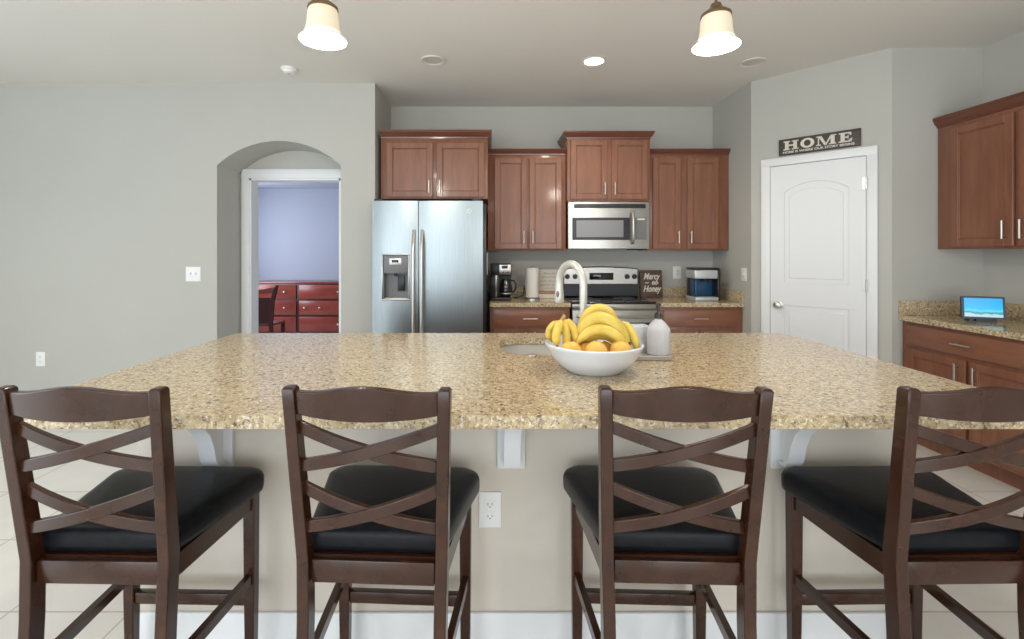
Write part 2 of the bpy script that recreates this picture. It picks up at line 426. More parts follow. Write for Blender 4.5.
Oo = [('o', x + .045, (zb + zt) / 2, .048, (zt - zb) / 2 + .002, .024, (zt - zb) / 2 - .012)]
x += .105
Mm = [R(x + .012, x + .02, zb, zt), R(x, x + .032, zb, zb + .008), R(x, x + .03, zt - .008, zt)] + [R(x + .096, x + .122, zb, zt), R(x + .085, x + .133, zb, zb + .008), R(x + .1, x + .133, zt - .008, zt)] + \
     [('p', [(x + .012, zt), (x + .036, zt), (x + .072, zb), (x + .055, zb)]), ('p', [(x + .096, zt), (x + .108, zt), (x + .068, zb), (x + .058, zb)])]
x += .148
Ee = [R(x + .012, x + .038, zb, zt), R(x, x + .08, zb, zb + .010), R(x, x + .078, zt - .010, zt), R(x + .03, x + .062, (zb + zt) / 2 - .005, (zb + zt) / 2 + .005), R(x + .056, x + .062, (zb + zt) / 2 - .014, (zb + zt) / 2 + .014),
      ('p', [(x + .08, zb), (x + .086, zb + .026), (x + .078, zb + .026), (x + .058, zb + .008)]), ('p', [(x + .078, zt), (x + .08, zt - .024), (x + .073, zt - .024), (x + .056, zt - .008)])]
for P_ in (Hh, Oo, Mm, Ee): serif(P_).build('letter', M['letter'], sg)
text_mesh('small_lettering', 'HOME IS WHERE OUR STORY BEGINS', .024, M['letter'], sg, ((s0 + s1) / 2 - .003, -.0228, sz0 + .021), width=.48, bold=.0006)


# ------------------------------------------------------------------ cabinets
def bar_handle(parent, x, z, y, L, vertical=True, n='handle'):
    mb = MB(); r = .0055
    if vertical:
        mb.cyl(r, (x, y - .028, z - L / 2), (x, y - .028, z + L / 2), 10)
        for s in (-1, 1): mb.cyl(.004, (x, y, z + s * L * .36), (x, y - .028, z + s * L * .36), 8)
    else:
        mb.cyl(r, (x - L / 2, y - .028, z), (x + L / 2, y - .028, z), 10)
        for s in (-1, 1): mb.cyl(.004, (x + s * L * .36, y, z), (x + s * L * .36, y - .028, z), 8)
    return mb.build(n, M['nickel'], parent)


def shaker(mb, x0, x1, z0, z1, yf, st=.052):
    """recessed panel front; yf = plane of the face frame, door stands proud by .019"""
    y0 = yf - .019
    mb.box(x0, x0 + st, y0, yf - .0005, z0, z1, .0025, 1); mb.box(x1 - st, x1, y0, yf - .0005, z0, z1, .0025, 1)
    mb.box(x0 + st - .001, x1 - st + .001, y0 + .0003, yf - .0005, z0, z0 + st, .0025, 1); mb.box(x0 + st - .001, x1 - st + .001, y0 + .0003, yf - .0005, z1 - st, z1, .0025, 1)
    mb.box(x0 + st - .004, x1 - st + .004, y0 + .011, yf - .0006, z0 + st - .004, z1 - st + .004)
    # bead round the panel
    b = .007
    mb.box(x0 + st, x0 + st + b, y0 + .005, y0 + .012, z0 + st, z1 - st, .002, 1); mb.box(x1 - st - b, x1 - st, y0 + .005, y0 + .012, z0 + st, z1 - st, .002, 1)
    mb.box(x0 + st, x1 - st, y0 + .005, y0 + .012, z0 + st, z0 + st + b, .002, 1); mb.box(x0 + st, x1 - st, y0 + .005, y0 + .012, z1 - st - b, z1 - st, .002, 1)


def cabinet(name, label, loc, rz, W, D, z0, z1, doors, drawers=(), crown=None, crown_sides=(1, 1), group=None, toe=False):
    """local: x 0..W, front face at y=0, back at y=D; doors = (x0,x1,z0,z1,handle_x,handle_z); drawers = (x0,x1,z0,z1)"""
    t = thing(name, label, 'cabinet', loc, rz, group)
    b = MB()
    if toe:
        b.box(0, W, 0, D, .11, z1, .001); b.box(.0, W, .07, D, 0, .1099)
    else: b.box(0, W, 0, D, z0, z1, .0015)
    b.build('body', M['cherry'], t)
    for (x0, x1, a, c, hx, hz) in doors:
        m = MB(); shaker(m, x0, x1, a, c, 0); o = m.build('door', M['cherry'], t)
        if hx is not None: bar_handle(o, hx, hz, -.0185, .115)
    for (x0, x1, a, c) in drawers:
        m = MB(); m.box(x0, x1, -.019, -.0005, a, c, .004, 2); o = m.build('drawer', M['cherry_h'], t)
        bar_handle(o, (x0 + x1) / 2, (a + c) / 2, -.0185, .13, False)
    if crown:
        l, r = crown_sides; e = .036
        def ring(o, z): return [(-o * l, -o, z), (W + o * r, -o, z), (W + o * r, D, z), (-o * l, D, z)]
        MB().loft([ring(.001, z1 - .012), ring(.006, z1 - .010), ring(.008, z1 + .003), ring(.020, z1 + .012), ring(e - .004, z1 + .036), ring(e, z1 + .040), ring(e, crown)]).build('crown_moulding', M['crown'], t)
    return t

G_UP = 'cherry wall cabinets over the back counter'
YU = YK - .33
dd = lambda a: a
# over fridge
cabinet('wall_cabinet', 'cherry two-door wall cabinet above the stainless refrigerator', (-.975, YK - .60, 0), 0, .955, .599, 1.845, 2.395,
        [(.055, .465, 1.86, 2.345, .435, 1.95), (.50, .925, 1.86, 2.345, .53, 1.95)], crown=2.455, crown_sides=(0, 1), group=None)
cabinet('wall_cabinet', 'tall cherry two-door wall cabinet above the black coffee maker', (-.019, YU, 0), 0, .739, .329, 1.385, 2.30,
        [(.062, .368, 1.40, 2.262, .338, 1.51), (.392, .698, 1.40, 2.262, .422, 1.51)], crown=2.345, crown_sides=(0, 0))
cabinet('wall_cabinet', 'short raised cherry wall cabinet directly above the microwave', (.7225, YK - .40, 0), 0, .774, .399, 1.842, 2.44,
        [(.030, .370, 1.862, 2.415, .345, 1.96), (.412, .748, 1.862, 2.415, .437, 1.96)], crown=2.495, crown_sides=(1, 1))
cabinet('wall_cabinet', 'tall cherry two-door wall cabinet right of the microwave', (1.498, YU, 0), 0, .77, .329, 1.385, 2.30,
        [(.045, .310, 1.40, 2.262, .283, 1.51), (.372, .665, 1.40, 2.262, .40, 1.51)], crown=2.345, crown_sides=(0, 0))
# base cabinets on back wall
YF = YK - .58
cabinet('base_cabinet', 'cherry base cabinet with one wide drawer under the coffee maker', (-.0, YF, 0), 0, .715, .579, 0, .876,
        [(.04, .35, .14, .67, .32, .60), (.366, .68, .14, .67, .40, .60)], [(.04, .68, .70, .85)], toe=True)
cabinet('base_cabinet', 'cherry base cabinet with one wide drawer right of the range', (1.502, YF, 0), 0, .763, .579, 0, .876,
        [(.05, .36, .14, .67, .33, .60), (.378, .70, .14, .67, .41, .60)], [(.05, .70, .70, .85)], toe=True)
# right wall cabinets: local x runs toward the camera, face looks to -x
cabinet('wall_cabinet', 'cherry wall cabinet on right wall above the blue screen', (3.24, 3.472, 0), -PI / 2, .90, .329, 1.39, 2.275,
        [(.115, .515, 1.405, 2.235, .475, 1.51), (.545, .865, 1.405, 2.235, .575, 1.51)], crown=2.335, crown_sides=(1, 1))
cabinet('base_cabinet', 'cherry base cabinet with drawer on right wall below blue screen', (2.985, 3.472, 0), -PI / 2, .93, .584, 0, .876,
        [(.05, .475, .14, .69, .43, .605), (.500, .885, .14, .69, .545, .605)], [(.05, .885, .715, .855)], toe=True)

# worktops with backsplash
def worktop(label, poly, splash, grp='granite worktops'):
    t = thing('countertop', label, 'countertop')
    MB().prism(poly, .877, .915, 'z').build('slab', M['granite'], t, bevel=.006)
    m = MB()
    for a in splash: m.box(*a, .9155, 1.018, .002)
    m.build('backsplash', M['granite'], t)
    return t
worktop('small granite countertop between the refrigerator and the range', rrect(-.004, .722, YF - .03, YK - .001, .004), [(-.004, .722, YK - .021, YK - .0005)])
worktop('small granite countertop right of the range under espresso machine', rrect(1.494, 2.268, YF - .03, YK - .001, .004), [(1.494, 2.268, YK - .021, YK - .0005), (2.248, 2.2685, YF - .03, YK - .0215)])
worktop('granite countertop running along the right wall', rrect(2.955, XR - .001, 2.53, PB.y - .001, .004), [(2.955, XR - .0215, PB.y - .021, PB.y - .0005), (XR - .021, XR - .0005, 2.53, PB.y - .0215)])

# ------------------------------------------------------------------ refrigerator
fr = thing('refrigerator', 'tall stainless side-by-side refrigerator with water dispenser', 'refrigerator', (0, 4.03, 0))
fx0, fx1, fs = -.990, -.060, -.603
MB().box(fx0 + .012, fx1 + .028, .085, .84, .03, 1.785, .004).build('body', M['darkplastic'], fr)
def fdoor(x0, x1, nm):
    pts = []
    n = 10
    for k in range(n + 1):
        u = -1 + 2 * k / n; pts.append(((x0 + x1) / 2 + (x1 - x0) / 2 * u, .012 * (abs(u) ** 2.6)))
    poly = pts + [(x1, .08), (x0, .08)]
    return poly
# left door carries a dispenser opening: split into pieces around the recess
dxa, dxb, dza, dzb = -.9, -.685, .972, 1.345
Ld = MB(); pl = fdoor(fx0, fs - .003, 'l')
Ld.prism(pl, .06, dza, 'z'); Ld.prism(pl, dzb, 1.80, 'z')
def cut(poly, xa, xb):
    f = [p for p in poly if p[1] < .079]
    ins = [p for p in f if xa < p[0] < xb]
    def yy(x):
        for a, b in zip(f, f[1:]):
            if a[0] <= x <= b[0]: return a[1] + (b[1] - a[1]) * (x - a[0]) / (b[0] - a[0])
        return f[0][1] if x <= f[0][0] else f[-1][1]
    return [(xa, yy(xa))] + ins + [(xb, yy(xb)), (xb, .08), (xa, .08)]
Ld.prism(cut(pl, fx0, dxa), dza, dzb, 'z'); Ld.prism(cut(pl, dxb, fs - .003), dza, dzb, 'z')
ld = Ld.build('door', M['steel'], fr, smooth=40)
rd = MB().prism(fdoor(fs + .003, fx1, 'r'), .06, 1.80, 'z').build('door', M['steel'], fr, smooth=40)
dp = MB(); dp.box(dxa + .001, dxb - .001, .004, .03, 1.19, dzb - .001, .004)
disp = dp.build('dispenser', M['greyplastic'], ld)
MB().box(dxa + .001, dxb - .001, .072, .079, dza + .001, 1.19).box(dxa + .001, dxa + .01, .004, .079, dza, 1.19).box(dxb - .01, dxb - .001, .004, .079, dza, 1.19).build('dispenser_recess', M['greyplastic'], ld)
MB().box(dxa - .012, dxb + .012, -.006, .006, dza - .012, dza + .004, .003).box(dxa - .010, dxa, -.005, .006, dza, dzb, .002).box(dxb, dxb + .010, -.005, .006, dza, dzb, .002).box(dxa - .01, dxb + .01, -.005, .006, dzb, dzb + .01, .002).build('dispenser_frame', M['steel_w'], ld)
MB().box(-.845, -.745, .0, .006, 1.262, 1.318, .002).build('control_panel', M['nickel'], ld)
MB().box(-.824, -.768, -.003, .002, 1.281, 1.304, .001).build('display', M['blackglass'], ld)
MB().cyl(.012, (-.80, .035, 1.19), (-.80, .035, 1.165), 12).box(-.785, -.725, .045, .06, 1.04, 1.17, .006, mtx=Matrix.Identity(4)).build('paddle', M['darkplastic'], ld)
MB().box(dxa + .012, dxb - .012, .01, .07, dza + .002, dza + .012, .002).build('drip_tray', M['nickel'], ld)
def fhandle(x, par):
    zz = [.60 + (1.555 - .60) * k / 20 for k in range(21)]
    path = [(x, .006 - .05 * min(1, math.sin(PI * k / 20) * 2.2), z) for k, z in enumerate(zz)]
    MB().tube(path, .014, 12).build('handle', M['nickel'], par)
fhandle(fs - .035, ld); fhandle(fs + .035, rd)
MB().cyl(.021, (-.175, .0005, 1.715), (-.175, -.003, 1.715), 28).build('badge', M['silver'], rd)
text_mesh('badge_lettering', 'GE', .022, M['greyplastic'], rd, (-.175, -.0032, 1.715), depth=.0004, shear=.3)
for x in (fx0 + .05, fx1 - .05): MB().box(x - .04, x + .04, .02, .12, 1.7855 if False else 1.801, 1.818, .004).build('hinge_cover', M['darkplastic'], fr)
MB().box(fx0 + .01, fx1 - .01, .05, .2, .0, .055).build('kick_grille', M['darkplastic'], fr)
# paper hanging on the fridge side
mt = MB(); mt.box(-.0305, -.021, 4.16, 4.30, 1.17, 1.335, .003); mt.box(-.0315, -.02, 4.19, 4.27, 1.33, 1.362, .004)
tag(mt.build('oven_mitt', M['towel']), 'small pale grey mitt hanging on refrigerator side', 'oven mitt')

# ------------------------------------------------------------------ range
rg = thing('kitchen_range', 'stainless electric range with black glass cooktop', 'range', (1.108, YF - .035, 0))
RW = .376
MB().box(-RW, RW, .03, .60, .09, .905, .003).box(-RW + .02, RW - .02, .08, .58, 0, .089).build('body', M['darkplastic'], rg)
MB().box(-RW - .002, RW + .002, .0, .535, .9055, .925, .005).build('cooktop', M['blackglass'], rg)
for bx, by, br in ((-.19, .14, .095), (.19, .14, .075), (-.19, .39, .075), (.19, .39, .095)):
    MB().prism([(bx + br * math.cos(2 * PI * k / 40), by + br * math.sin(2 * PI * k / 40)) for k in range(40)], .9251, .9256, 'z', holes=[[(bx + (br - .005) * math.cos(2 * PI * k / 40), by + (br - .005) * math.sin(2 * PI * k / 40)) for k in range(40)]]).build('burner_ring', M['midgrey'], rg)
MB().box(-RW, RW, .0, .0295, .855, .905, .003).build('front_trim', M['steel_w'], rg)
od = MB().box(-RW, RW, -.022, .0295, .26, .853, .006).build('oven_door', M['steel_w'], rg)
MB().box(-RW + .06, RW - .06, -.0245, -.0215, .33, .745, .001).build('oven_window', M['blackglass'], od)
MB().tube([(-RW + .04, -.02, .80), (-RW + .045, -.062, .80), (-RW + .09, -.070, .80), (RW - .09, -.070, .80), (RW - .045, -.062, .80), (RW - .04, -.02, .80)], .012, 10).build('handle', M['steel_w'], od)
sd = MB().box(-RW, RW, -.018, .0295, .10, .252, .006).build('storage_drawer', M['steel_w'], rg)
# backguard with slightly arched top
top = [(RW * (1 - 2 * k / 16), 1.205 + .018 * (1 - (1 - 2 * k / 16) ** 2)) for k in range(17)]
bg = MB().prism([(-RW, .926), (RW, .926)] + top, .535, .60, 'y').build('backguard', M['darkplastic'], rg, smooth=30, bevel=.004)
top2 = [((RW - .008) * (1 - 2 * k / 16), 1.199 + .018 * (1 - (1 - 2 * k / 16) ** 2)) for k in range(17)]
MB().prism([(-RW + .008, 1.050), (RW - .008, 1.050)] + top2, .522, .5345, 'y').build('control_panel', M['steel_w'], rg, bevel=.003)
MB().box(-.115, .125, .515, .5215, 1.092, 1.162, .003).build('display', M['blackglass'], rg)
for x in (-.335, -.258, .262, .335):
    k = MB(); k.cyl(.026, (x, .5215, 1.125), (x, .498, 1.125), 20, r1=.022); k.box(x - .004, x + .004, .486, .4975, 1.105, 1.145, .001)
    k.build('knob', M['darkplastic'], rg)

# ------------------------------------------------------------------ microwave
mw = thing('microwave', 'stainless over-the-range microwave mounted above the range', 'microwave', (1.1095, YK - .42, 1.40))
W2 = .379
def bow(x, b=.018): return b * (x / W2) ** 2
pts = [(-W2 + 2 * W2 * k / 12, bow(-W2 + 2 * W2 * k / 12)) for k in range(13)]
MB().prism(pts + [(W2, .4195), (-W2, .4195)], 0, .438, 'z').build('body', M['steel_w'], mw, bevel=.003)
def curved_plate(x0, x1, z0, z1, t, m, nm, par):
    n = 12; q = [(x0 + (x1 - x0) * k / n) for k in range(n + 1)]
    return MB().prism([(a, bow(a) - t) for a in q] + [(a, bow(a) - .0003) for a in reversed(q)], z0, z1, 'z').build(nm, m, par, bevel=.0008)
curved_plate(-.325, .345, .378, .418, .003, M['darkplastic'], 'vent_grille', mw)
dm = curved_plate(-.340, .192, .082, .290, .012, M['darkplastic'], 'door', mw)
curved_plate(-.305, .130, .108, .265, .0145, M['midgrey'], 'window', dm)
hm = MB(); hm.tube([(.215, -.002, .055), (.215, -.032, .065), (.215, -.044, .10), (.215, -.044, .30), (.215, -.032, .335), (.215, -.002, .345)], .013, 10)
hm.build('handle', M['steel_w'], mw)
cp = curved_plate(.245, .352, .085, .290, .006, M['greyplastic'], 'keypad', mw)
curved_plate(.262, .335, .268, .283, .009, M['paper'], 'display', cp)
for r_ in range(5):
    for c_ in range(3):
        pass
MB().box(.22, .345, .10, .20, -.012, -.0005, .002).build('bottom_lamp', M['darkplastic'], mw)


# ------------------------------------------------------------------ things on the back counters
ZC = .9155
cm = thing('coffee_maker', 'black drip coffee maker with glass carafe beside the refrigerator', 'coffee maker', (.105, 4.58, ZC))
MB().box(-.10, .095, -.10, .11, 0, .03, .008).box(-.10, .10, .03, .11, .0305, .25, .01).box(-.10, .10, -.085, .11, .235, .345, .01).box(-.10, -.015, -.07, .03, .03, .24, .008).build('body', M['darkplastic'], cm)
MB().box(-.018, .095, -.0885, -.0855, .243, .335, .002).build('control_panel', M['steel_w'], cm)
MB().box(-.015 + .02, .06, -.0905, -.089, .30, .325, .001).build('display', M['blackglass'], cm)
for x in (.02, .058): MB().cyl(.007, (x, -.089, .265), (x, -.095, .265), 12).build('button', M['darkplastic'], cm)
MB().box(-.055, -.040, -.074, -.0705, .03, .335, .001).build('water_gauge', M['steel_w'], cm)
cf = MB().lathe([(.0005, .032), (.045, .032), (.062, .05), (.066, .09), (.058, .135), (.042, .175), (.040, .20), (.0005, .205)], 28, (.045, -.03, 0)).build('carafe', M['glassjug'], cm)
MB().tube([(.08, -.045, .19), (.12, -.055, .185), (.14, -.06, .15), (.135, -.06, .10), (.105, -.055, .07)], .009, 8).build('carafe_handle', M['darkplastic'], cf)
MB().lathe([(.064, 0), (.0655, .001), (.0655, .012), (.064, .013)], 28, (.045, -.03, .06)).build('carafe_band', M['nickel'], cf)
tag(MB().tube([(.235, 4.72, .922), (.28, 4.76, .922), (.33, 4.80, .94), (.345, 4.85, 1.0), (.345, 4.868, 1.03)], .0045, 8).build('power_cord', M['darkplastic']), 'black power cord looping behind the paper towels', 'cord')

pt = thing('paper_towel_holder', 'white paper towel roll on upright holder', 'paper towel', (.405, 4.62, ZC))
MB().cyl(.075, (0, 0, 0), (0, 0, .012), 32).cyl(.006, (0, 0, .0121), (0, 0, .315), 10).sphere((0, 0, .32), .012).build('holder', M['nickel'], pt)
MB().prism([(.062 * math.cos(2 * PI * k / 40), .062 * math.sin(2 * PI * k / 40)) for k in range(40)], .02, .30, 'z', holes=[[(.019 * math.cos(2 * PI * k / 20), .019 * math.sin(2 * PI * k / 20)) for k in range(20)]]).build('roll', M['paper'], pt, bevel=.003)

ws = thing('lettered_sign', 'white board with faint grey lettering leaning on back wall', 'sign', (.600, 4.79, ZC + .066), 0)
MB().box(-.13, .13, -.009, .009, 0, .215, .003).build('board', M['cloud'], ws)
for z, s_, t_, w in ((.175, .030, 'Bless this', .13), (.140, .028, 'kitchen', .17), (.10, .024, 'and all who', .19), (.062, .024, 'gather here', .20), (.028, .018, 'with love', .12)):
    text_mesh('lettering', t_, s_, M['ink'], ws, (0, -.0095, z), width=w, depth=.0004)
cb = thing('recipe_box', 'small tan and rose box under the white lettered board', 'box', (.592, 4.775, ZC))
MB().box(-.115, .115, -.05, .05, 0, .040, .004).build('body', M['cloud'], cb)
MB().box(-.117, .117, -.052, .052, .041, .064, .004).build('lid', M['tan'], cb)
MB().box(.0, .06, -.0535, -.0515, .043, .062, .0005).build('patch', M['rose'], cb)

pq = thing('script_plaque', 'dark brown square plaque with white script right of the range', 'sign', (1.604, 4.765, ZC + .002), 0)
TL = Matrix.Rotation(-.10, 4, 'X')
MB().box(-.108, .108, -.010, .010, 0, .272, .002, mtx=TL).build('board', M['plaque'], pq)
for z, x, s_, t_, w in ((.208, 0, .085, 'Mercy', .165), (.148, .03, .060, 'to', .065), (.148, -.05, .045, '~', .04), (.085, 0, .085, 'Honey', .18)):
    o = text_mesh('script', t_, s_, M['letter'], pq, (0, 0, 0), width=w, depth=.0005, shear=.35, bold=.0022)
    o.data.transform(TL @ Matrix.Translation((x, -.0106, z)))

es = thing('espresso_machine', 'silver topped espresso machine with dark blue front', 'espresso machine', (2.03, 4.56, ZC))
es.scale = (.93, .93, .97)
MB().box(-.13, .10, -.11, .12, .0, .035, .006).build('drip_base', M['silver'], es)
MB().box(-.125, .10, .03, .12, .0355, .21, .004).box(.101, .128, -.09, .12, .0, .30, .006).build('body', M['darkplastic'], es)
MB().box(-.118, .098, .018, .0295, .04, .205, .003).box(-.118, -.105, -.08, .017, .04, .205, .003).build('blue_panel', M['bluecavity'], es)
MB().box(-.135, .10, -.10, .12, .211, .295, .012, 3).build('top_housing', M['silver'], es)
MB().box(-.135, .13, -.09, .125, .301, .315, .004).build('lid', M['darkplastic'], es)
MB().cyl(.022, (0, -.04, .2105), (0, -.04, .185), 16).tube([(0, -.05, .196), (0, -.10, .19), (0, -.15, .185)], .009, 8).build('portafilter', M['darkplastic'], es)

dv = thing('smart_display', 'small tablet display with bright blue beach picture', 'smart display', (3.215, 3.13, ZC), math.radians(-24))
dv.scale = (.80, .80, .98)
TT = Matrix.Translation((0, 0, .018)) @ Matrix.Rotation(-.12, 4, 'X')
MB().loft([[(x, -.012, z) for x, z in rrect(-.135, .135, 0, .15, .012)], [(x, .012, z) for x, z in rrect(-.135, .135, 0, .15, .012)]], mtx=TT).build('frame', M['tabletframe'], dv)
# screen mesh keeps its own origin at the middle for the picture
so = MB().box(-.118, .118, -.0015, .0015, -.062, .062).build('screen', M['screen'], dv)
so.matrix_local = TT @ Matrix.Translation((0, -.0136, .075))
MB().loft([[(-.09, .0, 0), (.09, .0, 0), (.09, .08, 0), (-.09, .08, 0)], [(-.07, .012, .07), (.07, .012, .07), (.07, .03, .07), (-.07, .03, .07)]]).box(-.05, .05, -.02, .02, 0, .018).build('stand', M['darkplastic'], dv)


# ------------------------------------------------------------------ wall plates
def plate(name, label, cat, loc, rz, w, h, kind):
    t = thing(name, label, cat, loc, rz)
    MB().box(-w / 2, w / 2, -.006, -.0003, -h / 2, h / 2, .002).build('plate', M['plastic'], t)
    if kind == 'outlet':
        for s in (-1, 1):
            r = MB().box(-.017, .017, -.0085, -.0062, s * .02 - .014, s * .02 + .014, .001).build('receptacle', M['plastic'], t)
            MB().box(-.008, -.006, -.0092, -.0083, s * .02 - .004, s * .02 + .006).box(.006, .008, -.0092, -.0083, s * .02 - .004, s * .02 + .006).box(-.002, .002, -.0092, -.0083, s * .02 - .010, s * .02 - .006).build('slots', M['slot'], r)
    else:
        n = kind
        for k in range(n):
            x = (k - (n - 1) / 2) * .046
            MB().box(x - .005, x + .005, -.018, -.0055, -.004, .014, .002).build('toggle', M['plastic'], t)
            MB().box(x - .012, x + .012, -.0075, -.0062, -.024, .024, .001).build('toggle_slot', M['white'], t)
    return t
plate('wall_outlet', 'white outlet low on grey wall left of the arch', 'outlet', (at(41, 359, YA).x, YA, at(41, 359, YA).z), 0, .080, .125, 'outlet')
plate('light_switch', 'white double light switch on wall beside the arch', 'light switch', (at(193.5, 274, YA).x, YA, at(0, 274, YA).z), 0, .13, .128, 2)
plate('wall_outlet', 'white outlet on back wall left of espresso machine', 'outlet', (at(677, 272, YK).x, YK, at(0, 272.5, YK).z), 0, .085, .125, 'outlet')
plate('light_switch', 'white single light switch on short wall left of pantry door', 'light switch', (2.27, 4.285, at(0, 274.5, 4.285).z), -PI / 2, .085, .118, 1)
plate('wall_outlet', 'white outlet on island panel between the two middle stools', 'outlet', (0.0, 1.66, .481), 0, .077, .122, 'outlet')

# ------------------------------------------------------------------ ceiling fittings
def can(px, py, label, lit):
    Y = F * (CE - H) / (CY - py); X = (px - CX) * Y / F
    t = thing('recessed_light', label, 'ceiling light', (X, Y, CE))
    MB().lathe([(.070, -.0005), (.094, -.0005), (.096, -.005), (.090, -.010), (.074, -.006), (.070, -.0005)], 40).build('trim_ring', M['trimring'], t)
    MB().lathe([(.0005, -.0035), (.0725, -.0035), (.0725, -.0015), (.0005, -.0015)], 40).build('lens', M['lit'] if lit else M['off_lens'], t)
    return X, Y
LX, LY = can(594, 61, 'glowing recessed ceiling light above the range', True)
can(433, 60, 'unlit recessed ceiling light in front of the refrigerator cabinet', False)
can(753, 62, 'unlit recessed ceiling light nearest the pantry corner', False)
Y = F * (CE - H) / (CY - 68.5)
sm = thing('smoke_detector', 'small white round smoke detector on ceiling near the arch', 'smoke detector', ((289 - CX) * Y / F, Y, CE))
MB().lathe([(.0005, -.04), (.03, -.04), (.035, -.036), (.045, -.034), (.05, -.02), (.06, -.015), (.062, -.0005)], 32).build('housing', M['plastic'], sm)
MB().lathe([(.0005, -.044), (.012, -.044), (.013, -.0405)], 16).build('test_button', M['off_lens'], sm)

def pendant(px, py, label):
    Y = F * (2.245 - H) / (CY - py)
    t = thing('pendant_light', label, 'pendant light', ((px - CX) * Y / F, Y, 0), 0, None)
    MB().lathe([(.0005, CE - .03), (.05, CE - .028), (.062, CE - .012), (.063, CE - .0005)], 28).build('canopy', M['bronze'], t)
    MB().cyl(.006, (0, 0, 2.42), (0, 0, CE - .029), 10).build('rod', M['bronze'], t)
    MB().lathe([(.0005, 2.425), (.02, 2.423), (.026, 2.405), (.045, 2.392), (.060, 2.380), (.062, 2.370), (.058, 2.368)], 32).build('fitter', M['bronze'], t)
    sh = MB().lathe([(.057, 2.368), (.060, 2.36), (.063, 2.34), (.064, 2.315), (.067, 2.295), (.0725, 2.275), (.069, 2.275), (.063, 2.297), (.060, 2.315), (.059, 2.34), (.054, 2.366)], 40).build('shade', M['bell'], t)
    MB().lathe([(.0725, 2.2749), (.080, 2.260), (.089, 2.250), (.0955, 2.245), (.0945, 2.242), (.088, 2.247), (.077, 2.257), (.069, 2.2749)], 40).build('shade_lip', M['bell_lip'], sh)
    MB().lathe([(.0005, 2.275), (.03, 2.269), (.06, 2.262), (.084, 2.2525), (.086, 2.2505), (.06, 2.259), (.03, 2.265), (.0005, 2.268)], 40).build('diffuser', M['glow'], t)
    li = bpy.data.lights.new('pendant_lamp', 'POINT'); li.energy = 26; li.color = (1, .91, .79); li.shadow_soft_size = .06
    lo = bpy.data.objects.new('pendant_lamp', li); C.objects.link(lo); lo.parent = t; lo.location = (0, 0, 2.22)
    return t
pendant(323, 40, 'bell-shaped glass pendant light hanging over the left of the island')
pendant(716, 46, 'bell-shaped glass pendant light hanging over the right of the island')

# ------------------------------------------------------------------ island
IY = 1.66
il = thing('kitchen_island', 'long beige painted island base with white corbels', 'kitchen island')
b = MB(); bx0, bx1 = -1.217, 1.444
b.box(bx0, bx1, IY, IY + .12, 0, .876)
b.build('knee_wall', M['panelpaint'], il)
c = MB(); c.box(bx0, bx0 + .02, IY + .1205, 2.64, 0, .876).box(bx1 - .02, bx1, IY + .1205, 2.64, 0, .876).build('end_panel', M['cherry'], il)
c = MB(); c.box(bx0 + .0205, bx1 - .0205, 2.62, 2.64, .11, .876).box(bx0 + .0205, bx1 - .0205, 2.57, 2.585, 0, .1095).build('cabinet_front', M['cherry'], il)
MB().box(bx0 - .012, bx1 + .012, IY - .014, IY - .0005, 0, .13, .004).build('baseboard', M['white'], il)
for cx in (-.93, .073, 1.01):
    m = MB()
    m.box(cx - .048, cx + .048, IY - .018, IY - .0005, .628, .875, .003)
    m.box(cx - .048, cx + .048, 1.47, IY - .0185, .860, .875, .003)
    prof = [(1.642, .66), (1.61, .665), (1.595, .69), (1.583, .735), (1.56, .785), (1.52, .825), (1.475, .852), (1.455, .872), (1.460, .873), (1.642, .873)]
    m.prism(prof, cx - .017, cx + .017, 'x')
    inner = [(1.630, .65), (1.600, .653), (1.583, .683), (1.571, .730), (1.549, .777), (1.513, .814), (1.465, .842), (1.443, .868)]
    outer = prof[:8]
    rr = [[(cx - .027, *a), (cx + .027, *a), (cx + .027, *b2), (cx - .027, *b2)] for a, b2 in zip(inner, outer)]
    m.loft(rr)
    m.build('corbel', M['white'], il, bevel=.0)
# countertop with the sink cut out
sx0, sx1, sy0, sy1 = .05, .82, 2.135, 2.56
ct = MB(); ct.prism(rrect(-1.425, 1.642, 1.335, 2.697, [.10, .05, .03, .03]), .877, .915, 'z', holes=[list(reversed(rrect(sx0, sx1, sy0, sy1, .12)))])
tag(ct.build('countertop', M['granite'], bevel=.008), 'large gold granite island countertop with sink cut-out', 'countertop')
sk = thing('kitchen_sink', 'stainless undermount sink set into the island countertop', 'sink', (0, 0, 0))
def rz_(e, z, r): return [(x, y, z) for x, y in rrect(sx0 - e, sx1 + e, sy0 - e, sy1 + e, r)]
MB().loft([rz_(.018, .874, .13), rz_(.006, .874, .125), rz_(.004, .865, .12), rz_(-.004, .72, .11), rz_(-.02, .69, .10), rz_(-.06, .68, .06), rz_(-.06, .677, .06), rz_(-.016, .686, .10), rz_(.0, .72, .11), rz_(.008, .865, .125), rz_(.018, .871, .13)], cap0=False, cap1=False).build('basin', M['sinksteel'], sk, smooth=50)
MB().prism(rrect(sx0 + .055, sx1 - .055, sy0 + .055, sy1 - .055, .06), .677, .680, 'z').build('basin_floor', M['sinksteel'], sk)
MB().lathe([(.0005, .684), (.03, .684), (.042, .682), (.044, .6805)], 28, (.43, 2.35, 0)).build('drain', M['nickel'], sk)
q = at(532, 356.5, 2.09)
tag(MB().lathe([(.018, 0), (.019, .004), (.015, .009), (.0005, .010)], 24, (q.x, 2.09, .9152), cap0=True).build('sink_button', M['nickel']), 'small chrome air switch button beside the sink', 'button')

